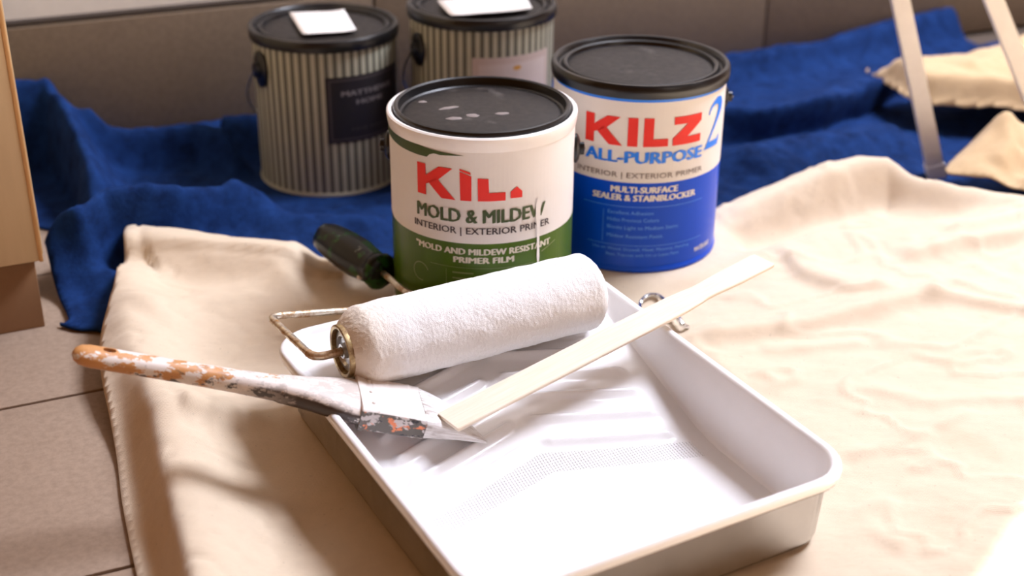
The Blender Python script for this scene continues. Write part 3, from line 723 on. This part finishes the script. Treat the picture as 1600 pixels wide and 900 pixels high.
two2 = [[(43.6, .1185), (61.0, .1185), (63.2, .1275), (62.2, .1275), (59.5, .1245), (49.0, .1250)]]
decals(stroke(two)+two2, 'numeral', M_brightblue, lab, RB+.0005)
text_decal('ALL-PURPOSE', -39.5, 41.5, .1135, .0115, M_brightblue, lab, RB+.0006, .012)
text_decal('INTERIOR | EXTERIOR PRIMER', -46, 43.5, .0985, .0052, M_inkgrey, lab, RB+.0006, .0)
text_decal('MULTI-SURFACE', -20.5, 24, .0825+.001, .0062, M_lwhite, lab, RB+.0005, .014)
text_decal('SEALER & STAINBLOCKER', -33, 38.5, .0742+.001, .0062, M_lwhite, lab, RB+.0005, .014)
zb = -.0155
text_decal('Excellent Adhesion', -22, 8, .0765+zb, .0036, M_lightblue, lab, RB+.0005)
text_decal('Hides Previous Colors', -22, 12, .0690+zb, .0036, M_lightblue, lab, RB+.0005)
text_decal('Blocks Light to Medium Stains', -22, 26, .0610+zb, .0036, M_lightblue, lab, RB+.0005)
text_decal('Mildew Resistant Finish', -22, 15, .0520+zb, .0036, M_lightblue, lab, RB+.0005)
text_decal('Use on Wood, Drywall, Metal, Masonry, Paneling', -32, 36, .0385+zb, .0030, M_lightblue, lab, RB+.0005)
text_decal('Base, Topcoat with Oil or Latex Paint', -22, 28, .0325+zb, .0030, M_lightblue, lab, RB+.0005)
text_decal('WATER-BASE', 42, 60, .0050+.008, .0050, M_lwhite, lab, RB+.0005, .01)
decals(stroke([(-40, .0845+zb, .00022), (0, .0845+zb, .00022), (46, .0845+zb, .00022)])+stroke([(-25, .0800+zb, .0002), (-25, .0460+zb, .0002)])+stroke([(-36, .0440+zb, .00022), (0, .0440+zb, .00022), (48, .0440+zb, .00022)]), 'lettering', M_lightblue, lab, RB+.0005)
ear_and_bail(c2, -80, 94, .150, 1, 25, .010)
# ---- striped cans
def striped_can(loc, rz, label, dz):
    root = empty('paint_can', loc, rz, label, 'paint can')
    bm = bmesh.new(); n = 108; b0 = .006; zt = HC-.010+dz
    lathe(bm, [(.0, .002), (.080, .002), (.0815, .0), (.0842, .0), (.0848, .002), (.0842, .0045), (.0834, b0)], n)
    lo = len(bm.faces); lathe(bm, [(.0834, b0), (.0834, .09), (.0834, zt)], n)
    bm.faces.ensure_lookup_table()
    for i, f in enumerate(bm.faces):
        if i >= lo: f.material_index = 1 if (i-lo) % n % 2 else 0
    finish(bm, 'body', [M_spale, M_sgrey], root)
    return root
c3 = striped_can((-.2204, 1.5109, -.0185), 0, 'striped grey can with a dark nameplate, the rear one further left', -.002)
ld = lid_flange(c3, M_liddark); ld.location.z = -.004
pl = decals([[(6.8, .1440), (80, .1440), (80, .0665), (6.8, .0665)]], 'nameplate', M_plaque, c3, .0841)
decals(stroke([(10, .1400, .0009), (76, .1400, .0009)])+stroke([(10, .0705, .0009), (76, .0705, .0009)])+stroke([(10, .1400, .0009), (10, .0705, .0009)])+stroke([(76, .1400, .0009), (76, .0705, .0009)]), 'border', M_plaqueline, pl, .0844)
text_decal('MATTHEWS', 19, 66, .1215, .0058, M_plaqueink, pl, .0845, .01)
text_decal('HOME', 31, 56, .1105, .0056, M_plaqueink, pl, .0845, .01)
text_decal('FINE PAINT', 26, 62, .0800, .0030, M_plaqueline, pl, .0845, 0)
ear_and_bail(c3, -52, 128, .1440, 1, 46, .0185)
c4 = striped_can((-.0381, 1.519, .0015), 0, 'striped grey can with a pale pinkish label, behind the dripping white and green can', 0)
lid_flange(c4, M_liddark)
pl = decals([[(-6, .1465), (64, .1465), (64, .070), (-6, .070)]], 'label', M_pinkpaper, c4, .0841)
decals([[(-1, .1385), (59, .1385), (59, .078), (-1, .078)]], 'label_panel', simple('pale_label', (.62, .54, .51), .6), pl, .0844)
bm = bmesh.new(); poly_decal(bm, [(29.5+3.5*math.cos(t), .1330+.0028*math.sin(t)) for t in [2*math.pi*i/16 for i in range(16)]]); bend(bm, .0847); finish_flat(bm, 'emblem', M_orange, pl)
ear_and_bail(c4, -57, 123, .1450, 1, 46, .017)
# paper notes lying on the lids
def note(label, z, quad, c):
    bm = bmesh.new(); n = 8; A, B, C_, D_ = [Vector((q[0], q[1], 0)) for q in quad]
    loops = []
    for i in range(n+1):
        row = []
        for j in range(n+1):
            s, t = i/n, j/n; p = (A*(1-s)+B*s)*(1-t)+(D_*(1-s)+C_*s)*t
            cor = (abs(2*s-1)*abs(2*t-1))**4
            row.append((c[0]+p.x, c[1]+p.y, z+.0006+.0012*cor+.0004*math.sin(6*s)))
        loops.append(row)
    loft(bm, loops, closed=False); o = finish(bm, 'paper_note', M_paper); md = o.modifiers.new('t', 'SOLIDIFY'); md.thickness = .0003
    tag(o, label, 'note', 'paper notes on the striped cans'); return o
note('white paper note on the lid of the striped can with the dark nameplate', -.0185-.004+HC-.0005, [(-0.0454, 0.0391), (0.0175, 0.0558), (0.0415, -0.0317), (-0.0164, -0.0519)], (-.2204, 1.5109))
note('white paper note on the lid of the striped can with the pale label', .0015+HC+.0008, [(-0.0510, -0.0048), (0.0498, 0.0310), (0.0582, -0.0344), (-0.0319, -0.0701)], (-.0381, 1.519))

# ------------------------------------------------------------------ tray
def rrect(hw, hl, r, z, n=8, nl=10):
    pts = []
    for cx, cy, a0 in ((hw-r, hl-r, 0), (-hw+r, hl-r, 90), (-hw+r, -hl+r, 180), (hw-r, -hl+r, 270)):
        for k in range(n+1):
            a = R(a0+90*k/n); pts.append((cx+r*math.cos(a), cy+r*math.sin(a)))
    out = []
    for i in range(len(pts)):
        a = pts[i]; b = pts[(i+1) % len(pts)]; d = math.hypot(a[0]-b[0], a[1]-b[1]); m = max(1, int(d/.012))
        for k in range(m): out.append((a[0]+(b[0]-a[0])*k/m, a[1]+(b[1]-a[1])*k/m))
    return out
BASE = rrect(1, 1.2, .25, 0)
def loop(hw, hl, r, z):
    """same vertex count for every loop"""
    pts = []
    N = 8
    for cx, cy, a0, ex, ey in ((hw-r, hl-r, 0, -1, 0), (-hw+r, hl-r, 90, 0, -1), (-hw+r, -hl+r, 180, 1, 0), (hw-r, -hl+r, 270, 0, 1)):
        for k in range(N+1):
            a = R(a0+90*k/N); pts.append((cx+r*math.cos(a), cy+r*math.sin(a)))
        m = 20; L = 2*(hw-r) if ex else 2*(hl-r); lx, ly = pts[-1]
        for k in range(1, m): pts.append((lx+ex*L*k/m, ly+ey*L*k/m))
    return [(x, y, z(x, y) if callable(z) else z) for x, y in pts]
HW, HL, HT = .1492, .1868, .0638
tray = empty('paint_tray', (TX, TY, 0), TA, 'shiny galvanised metal paint tray on the canvas, holding the white liner', 'paint tray')
bm = bmesh.new()
loft(bm, [loop(HW-.022, HL-.022, .020, .0008), loop(HW-.0155, HL-.0155, .024, .0008), loop(HW-.0125, HL-.0125, .026, .0025), loop(HW-.0112, HL-.0112, .027, .007),
          loop(HW-.0085, HL-.0085, .029, .050), loop(HW-.0060, HL-.0060, .031, .0545), loop(HW-.0022, HL-.0022, .034, .0560), loop(HW-.0012, HL-.0012, .035, .0548)], True, True, False)
for v in bm.verts:       # slight beaten unevenness of the thin sheet
    d = .0009*noise.noise(Vector((v.co.x*28, v.co.y*28, v.co.z*22)))
    if .004 < v.co.z < .05: v.co.x += d*(1 if v.co.x > 0 else -1); v.co.y += d
o = finish(bm, 'body', M_steel, tray, True, 50)

liner = empty('tray_liner', (TX, TY, .0), TA, 'glossy white plastic tray liner with a ribbed ramp, sitting in the metal tray', 'tray liner')
def fz(u, v):
    t = min(max((v+.058)/.05, 0), 1); z = .0048
    z += .29*max(0, (v+.033)) if v > -.008 else .29*.025*t*t*1.0
    z = min(z, .0535)
    q = v+.27*abs(u)
    if .0 < q < .20 and v < .165:
        kk = (q-.009)/.024; fr = kk-round(kk); w = fr*.024
        m = min(1, max(0, (abs(u)-.004)/.008))*min(1, max(0, (.112-abs(u))/.008))
        if round(kk) >= 0: z += .0042*m*math.exp(-(w/.0040)**2)
    return z
bm = bmesh.new()
IW, IL = HW-.0150, HL-.0150
loft(bm, [loop(HW-.0004, HL-.0004, .036, HT-.0075), loop(HW, HL, .036, HT-.0045), loop(HW-.0004, HL-.0004, .036, HT-.0018), loop(HW-.0018, HL-.0018, .035, HT-.0002), loop(HW-.0045, HL-.0045, .033, HT+.0001),
          loop(HW-.0065, HL-.0065, .031, HT-.0008), loop(HW-.0078, HL-.0078, .030, HT-.0035),
          loop(HW-.0120, HL-.0120, .028, lambda x, y: fz(0, y)+(HT-fz(0, y))*.25+.001), loop(HW-.0132, HL-.0132, .027, lambda x, y: fz(x, y)+.0035), loop(HW-.0150, HL-.0150, .026, lambda x, y: fz(x, y)+.0008), loop(HW-.0180, HL-.0180, .024, lambda x, y: fz(x, y)-.0004)], True)
finish(bm, 'rim', M_plastic, liner, True, 60)
NU, NV = 170, 230
vs = []; F = []
for j in range(NV+1):
    v = -IL+2*IL*j/NV; e = max(0, abs(v)-(IL-.025)); hw = IW-.025+math.sqrt(max(0, .025**2-e*e))
    for i in range(NU+1):
        u = -hw+2*hw*i/NU; vs.append((u, v, fz(u, v)))
for j in range(NV):
    for i in range(NU):
        a = j*(NU+1)+i; F.append((a, a+1, a+NU+2, a+NU+1))
me = bpy.data.meshes.new('ribbed_ramp'); me.from_pydata(vs, [], F); me.update(); me.materials.append(M_liner); me.shade_smooth()
link(bpy.data.objects.new('ribbed_ramp', me), liner)

# ------------------------------------------------------------------ roller
RV, RZ = .1060, .0805
def TL(u, v, z): return Vector((u, v, z))
rol = empty('paint_roller', (TX, TY, 0), TA, 'paint roller with a fluffy white cover lying across the shallow end of the tray', 'paint roller')
# nap cover (local x = tray u); own origin at its centre
bm = bmesh.new(); nu, na = 230, 150; L0, L1 = -.1135, .110; Rn = .0325
loops = []
for i in range(nu+1):
    x = L0+(L1-L0)*i/nu; eL = max(0, (L0+.016-x)/.016); eR = max(0, (x-(L1-.010))/.010)
    r = Rn-.0115*eL**1.7-.0075*eR**2.2
    row = []
    for k in range(na):
        a = 2*math.pi*k/na
        nz = noise.noise(Vector((x*60, math.cos(a)*2.2, math.sin(a)*2.2)))*.0008+random.uniform(-.0003, .00035)
        rr = r+nz; row.append((x+random.uniform(-.0003, .0003), rr*math.cos(a), rr*math.sin(a)))
    loops.append(row)
for s_, rr in ((1, .0190), (1, .0185)):
    pass
endL = [[(L0+.001, q*math.cos(2*math.pi*k/na), q*math.sin(2*math.pi*k/na)) for k in range(na)] for q in (.0205,)]
endR = [[(L1-.001, q*math.cos(2*math.pi*k/na), q*math.sin(2*math.pi*k/na)) for k in range(na)] for q in (.0150, .004)]
loft(bm, endL+loops+endR, True, False, True)
nap = finish(bm, 'roller_cover', M_nap, rol, True, 80); nap.location = (0, RV, RZ)
tag(nap, 'thick white nap, cream towards its left end')
bm = bmesh.new()
def xr(bm, prof, n=40): loft(bm, [[(x, r*math.cos(2*math.pi*k/n), r*math.sin(2*math.pi*k/n)) for k in range(n)] for x, r in prof], True, False, False)
xr(bm, [(-.109, .0208), (-.1150, .0214), (-.1170, .0212), (-.1175, .0200), (-.1170, .0180), (-.109, .0176)])
e = finish(bm, 'cover_core', M_ferr, rol); e.location = (0, RV, RZ); tag(e, 'brownish brass coloured ring at the left end')
bm = bmesh.new(); xr(bm, [(-.1105, .0178), (-.1140, .0160), (-.1148, .0120), (-.1125, .0105), (-.1125, .0062), (-.1160, .0058), (-.1162, .0040)])
e = finish(bm, 'end_cap', M_wire, rol); e.location = (0, RV, RZ)
bm = bmesh.new(); path = round_pts([(-.100, RV, RZ), (-.1385, RV, RZ), (-.1440, RV+.086, RZ-.003), (.004, RV+.098, .050)], .010)
cut = int(len(path)*.5)
tube(bm, path[:7], .0033, 12, 1, True, .10); finish(bm, 'axle_bend', M_rodrust, rol)
bm = bmesh.new(); path2 = path[6:]
path2 = path2[:-1]+round_pts([path2[-1]-Vector((.02, 0, 0)), path2[-1], (.002, .250, .0400), (.0035, .300, .0360), (.0025, .320, .0358)], .012)
tube(bm, path2, .0031, 12, 1, True, .06); finish(bm, 'frame_rod', M_rod, rol)
# handle
bm = bmesh.new(); H0 = Vector((.0035, .300, .0355)); H1 = Vector((-.014, .412, .0345)); ax = (H1-H0).normalized(); sx = ax.cross(Vector((0, 0, 1))).normalized(); sy = sx.cross(ax)
prof = [(0, .0085), (.002, .0155), (.006, .0180), (.010, .0180), (.013, .0155), (.020, .0162), (.045, .0192), (.070, .0190), (.092, .0175), (.104, .0155), (.111, .0105), (.113, .002)]
loft(bm, [[H0+ax*s_+(sx*math.cos(t)+sy*math.sin(t))*(r*(1-.05*(math.cos(t*5) > .6))) for t in [2*math.pi*k/40 for k in range(40)]] for s_, r in prof], True, True, True)
hd = finish(bm, 'handle', M_grip, rol, True, 50); tag(hd, 'black and dark green plastic handle')
bm = bmesh.new(); bmesh.ops.create_uvsphere(bm, u_segments=16, v_segments=10, radius=.0026); 
for v in bm.verts: v.co = Vector((v.co.x*1.2, v.co.y, v.co.z))+H0+ax*.020-sx*.0140+Vector((0, 0, -.0070))
finish(bm, 'paint_drop', M_whitepaint, hd)

# ------------------------------------------------------------------ brush (local x along the brush, y across, z up off its broad face)
Sb = Vector((-.307, .811, .1225)); Eb = Vector((-.025, .874, .0285)); bx = (Eb-Sb).normalized(); byv = Vector((-bx.y, bx.x, 0)).normalized(); bz = bx.cross(byv)
brush = empty('paint_brush', Sb, 0, 'well-used angled paint brush with a paint-spattered wooden handle, resting on the tray edge', 'paint brush')
MB = Matrix((bx*1.035, byv, bz)).transposed().to_4x4(); MB.translation = Sb; brush.matrix_world = MB
def interp(tab, s):
    for (a, *va), (b, *vb) in zip(tab, tab[1:]):
        if s <= b:
            t = (s-a)/(b-a); t = t*t*(3-2*t) if False else t
            return [x+(y-x)*t for x, y in zip(va, vb)]
    return tab[-1][1:]
hand = [(0, .0014, .0012, 0), (.0015, .0052, .0042, 0), (.005, .0084, .0064, 0), (.011, .0098, .0074, 0), (.03, .0094, .0076, 0), (.07, .0086, .0078, 0), (.11, .0090, .0084, 0), (.140, .0108, .0092, 0), (.158, .0142, .0098, 0), (.172, .0190, .0100, 0), (.185, .0240, .0101, 0), (.193, .0258, .0101, 0), (.200, .0262, .0099, 0)]
bm = bmesh.new(); loops = []
ss = sorted(set([h_[0] for h_ in hand]+[.003+i*.004 for i in range(50)]))
for s_ in ss:
    if s_ > .2: continue
    w, t_, off = interp(hand, s_); ex = 2.6 if s_ > .14 else 2.1
    row = []
    for k in range(28):
        a = 2*math.pi*k/28; c_, s2 = math.cos(a), math.sin(a)
        row.append((s_, w*math.copysign(abs(c_)**(2/ex), c_), t_*math.copysign(abs(s2)**(2/ex), s2)))
    loops.append(row)
loft(bm, loops, True, True, True)
hb = finish(bm, 'handle', M_handle, brush, True, 50); tag(hb, 'orange varnished wood handle spattered with white and dark paint')
bm = bmesh.new(); bmesh.ops.create_cone(bm, cap_ends=True, segments=20, radius1=.0028, radius2=.0028, depth=.04, matrix=Matrix.Translation((.0235, 0, 0)) @ Matrix.Diagonal((1.6, 1, 1, 1)))
cutter = finish(bm, 'cutter', M_handle, brush); md = hb.modifiers.new('hole', 'BOOLEAN'); md.object = cutter; md.operation = 'DIFFERENCE'; md.solver = 'EXACT'
bpy.context.view_layer.update()
nm = bpy.data.meshes.new_from_object(hb.evaluated_get(bpy.context.evaluated_depsgraph_get())); hb.modifiers.clear(); hb.data = nm; nm.set_sharp_from_angle(angle=R(50)); bpy.data.objects.remove(cutter)
# ferrule
def rbox(w, t_, x, ex=7, n=48, skew=0):
    row = []
    for k in range(n):
        a = 2*math.pi*k/n; c_, s2 = math.cos(a), math.sin(a)
        y = w*math.copysign(abs(c_)**(2/ex), c_); z = t_*math.copysign(abs(s2)**(2/ex), s2); row.append((x+skew*y, y, z))
    return row
bm = bmesh.new()
loft(bm, [rbox(.0262, .0099, .1985), rbox(.0270, .0107, .1990), rbox(.0270, .0107, .2035), rbox(.0264, .0102, .2045), rbox(.0264, .0101, .210), rbox(.0269, .0105, .2112), rbox(.0264, .0100, .2125), rbox(.0266, .0096, .238), rbox(.0271, .0099, .2395), rbox(.0267, .0094, .2410), rbox(.0267, .0091, .2475)], True, True, True)
fe = finish(bm, 'ferrule', M_ferrule, brush, True, 40); tag(fe, 'metal ferrule crusted with white, orange and black paint')
bm = bmesh.new()
for sx_ in (-.016, .0, .016):
    bmesh.ops.create_uvsphere(bm, u_segments=10, v_segments=6, radius=.0014, matrix=Matrix.Translation((.2075, sx_, .0101)))
finish(bm, 'rivet', M_ferrule, fe); bpy.data.objects[fe.children[0].name].data.name = 'rivet'
bm = bmesh.new(); loops = []
for i in range(0, 15):
    t = i/14; t_ = .0084*(1-t)**.8+.0012; w = .0262-.003*t
    row = rbox(w, t_, .2465+.040*t, 5, 96)
    row = [(x+(-y)*.42*t+(random.uniform(-.0012, .0012) if i > 11 else 0), y+random.uniform(-.00015, .00015), z-.003*t*t+random.uniform(-.00025, .00025)) for x, y, z in row]
    loops.append(row)
loft(bm, loops, True, True, True); br = finish(bm, 'bristles', M_bristle, brush, True, 70); tag(br, 'paint-stiffened bristles cut at an angle')

# ------------------------------------------------------------------ stirring stick
SN = Vector((-0.0467, 0.8431, 0.0480)); SF = Vector((0.2183, 1.0446, 0.0885)); sxv = (SF-SN).normalized(); syv = Vector((-sxv.y, sxv.x, 0)).normalized(); szv = sxv.cross(syv); LS = (SF-SN).length
bm = bmesh.new(); prof = [(0, .0134), (.002, .0139), (.10, .0141), (.20, .0141), (.232, .0138), (.246, .0126), (.258, .0112), (.268, .0112), (.280, .0120), (.295, .0128), (LS-.004, .0130), (LS-.001, .0124), (LS, .0118)]
loops = []
for s_, w in prof:
    w *= 1.0
    t_ = .0015; b_ = .0006
    loops.append([(s_, w, -t_+b_), (s_, w, t_-b_), (s_, w-b_, t_), (s_, 0, t_), (s_, -w+b_, t_), (s_, -w, t_-b_), (s_, -w, -t_+b_), (s_, -w+b_, -t_), (s_, 0, -t_), (s_, w-b_, -t_)])
loft(bm, loops, True, True, True); stick = finish(bm, 'stirring_stick', M_stick, None, True, 30)
MS = Matrix((sxv, syv, szv)).transposed().to_4x4(); MS.translation = SN; stick.matrix_world = MS
tag(stick, 'clean pale wooden paint stirring stick laid from the brush across the right tray edge', 'stick')

# ------------------------------------------------------------------ can opener behind the stick
op = empty('can_opener', (0.1439, 1.1047, 0.0040), 0, 'small bright metal paint can opener on the canvas, mostly hidden behind the stick', 'tool')
oL = op.location
def rel(p): return Vector(p)-oL
bm = bmesh.new(); tube(bm, [rel((0.1408, 1.1112, 0.0060)), rel((0.1310, 1.1070, 0.0040)), rel((0.1224, 1.1113, 0.0030)), rel((0.1216, 1.1244, 0.0030)), rel((0.1258, 1.1320, 0.0060)), rel((0.1335, 1.1369, 0.0070)), rel((0.1417, 1.1330, 0.0070)), rel((0.1481, 1.1127, 0.0080)), rel((0.1534, 1.0948, 0.0080))], .0019, 10, 6)
finish(bm, 'loop', M_chrome, op)
bm = bmesh.new(); tube(bm, [rel((0.1497, 1.1049, 0.0080)), rel((0.1536, 1.0866, 0.0090)), rel((0.1568, 1.0766, 0.0070)), rel((0.1626, 1.0792, 0.0030))], [.0022, .0026, .0022, .0014], 10, 5)
finish(bm, 'tip', M_chrome, op)

# ------------------------------------------------------------------ ladder at the upper right
ldr = empty('step_ladder', (.50, 1.50, -.02), 0, 'white step ladder standing at the upper right, only two slanting legs in view', 'ladder')
lo_ = ldr.location
def leg(p, q, w=.0195, d=.014):
    p = Vector(p)-lo_; q = Vector(q)-lo_; t = (q-p).normalized(); y = Vector((0, 1, 0)); x = y.cross(t).normalized(); y = t.cross(x)
    bm = bmesh.new(); prof = [(-w/2, -d/2), (w/2, -d/2), (w/2, d/2), (w/2-.003, d/2), (w/2-.003, -d/2+.003), (-w/2+.003, -d/2+.003), (-w/2+.003, d/2), (-w/2, d/2)]
    loft(bm, [[p+x*a+y*b for a, b in prof], [q+x*a+y*b for a, b in prof]], True, True, True); o = finish(bm, 'leg', M_rail, ldr, False)
    bm = bmesh.new(); c = p+t*.006
    loft(bm, [[c+x*a*s_+y*b*s_+t*k for a, b in ((-w/2-.001, -d/2-.001), (w/2+.001, -d/2-.001), (w/2+.001, d/2+.001), (-w/2-.001, d/2+.001))] for s_, k in ((1, -.008), (1.04, 0), (1, .010))], True, True, True)
    finish(bm, 'foot', M_rail, o, False)
leg((.5105, 1.5, -.012), (.296, 1.5, .61)); leg((.664, 1.5, -.012), (.312, 1.5, .61)); leg((.98, 1.72, -.005), (.33, 1.53, .61))
for z_ in (.30, .42, .54):
    f_ = (z_+.012)/.622; xa = .5105-.2145*f_; xb = .664-.352*f_
    bm = bmesh.new(); box(bm, Vector(((xa+xb)/2, 1.5, z_))-lo_, (xb-xa, .05, .014), bevel=.002); finish(bm, 'step', M_rail, ldr)
bm = bmesh.new(); box(bm, Vector((.305, 1.51, .615))-lo_, (.09, .10, .02), bevel=.004); finish(bm, 'top_cap', M_blackmat, ldr)
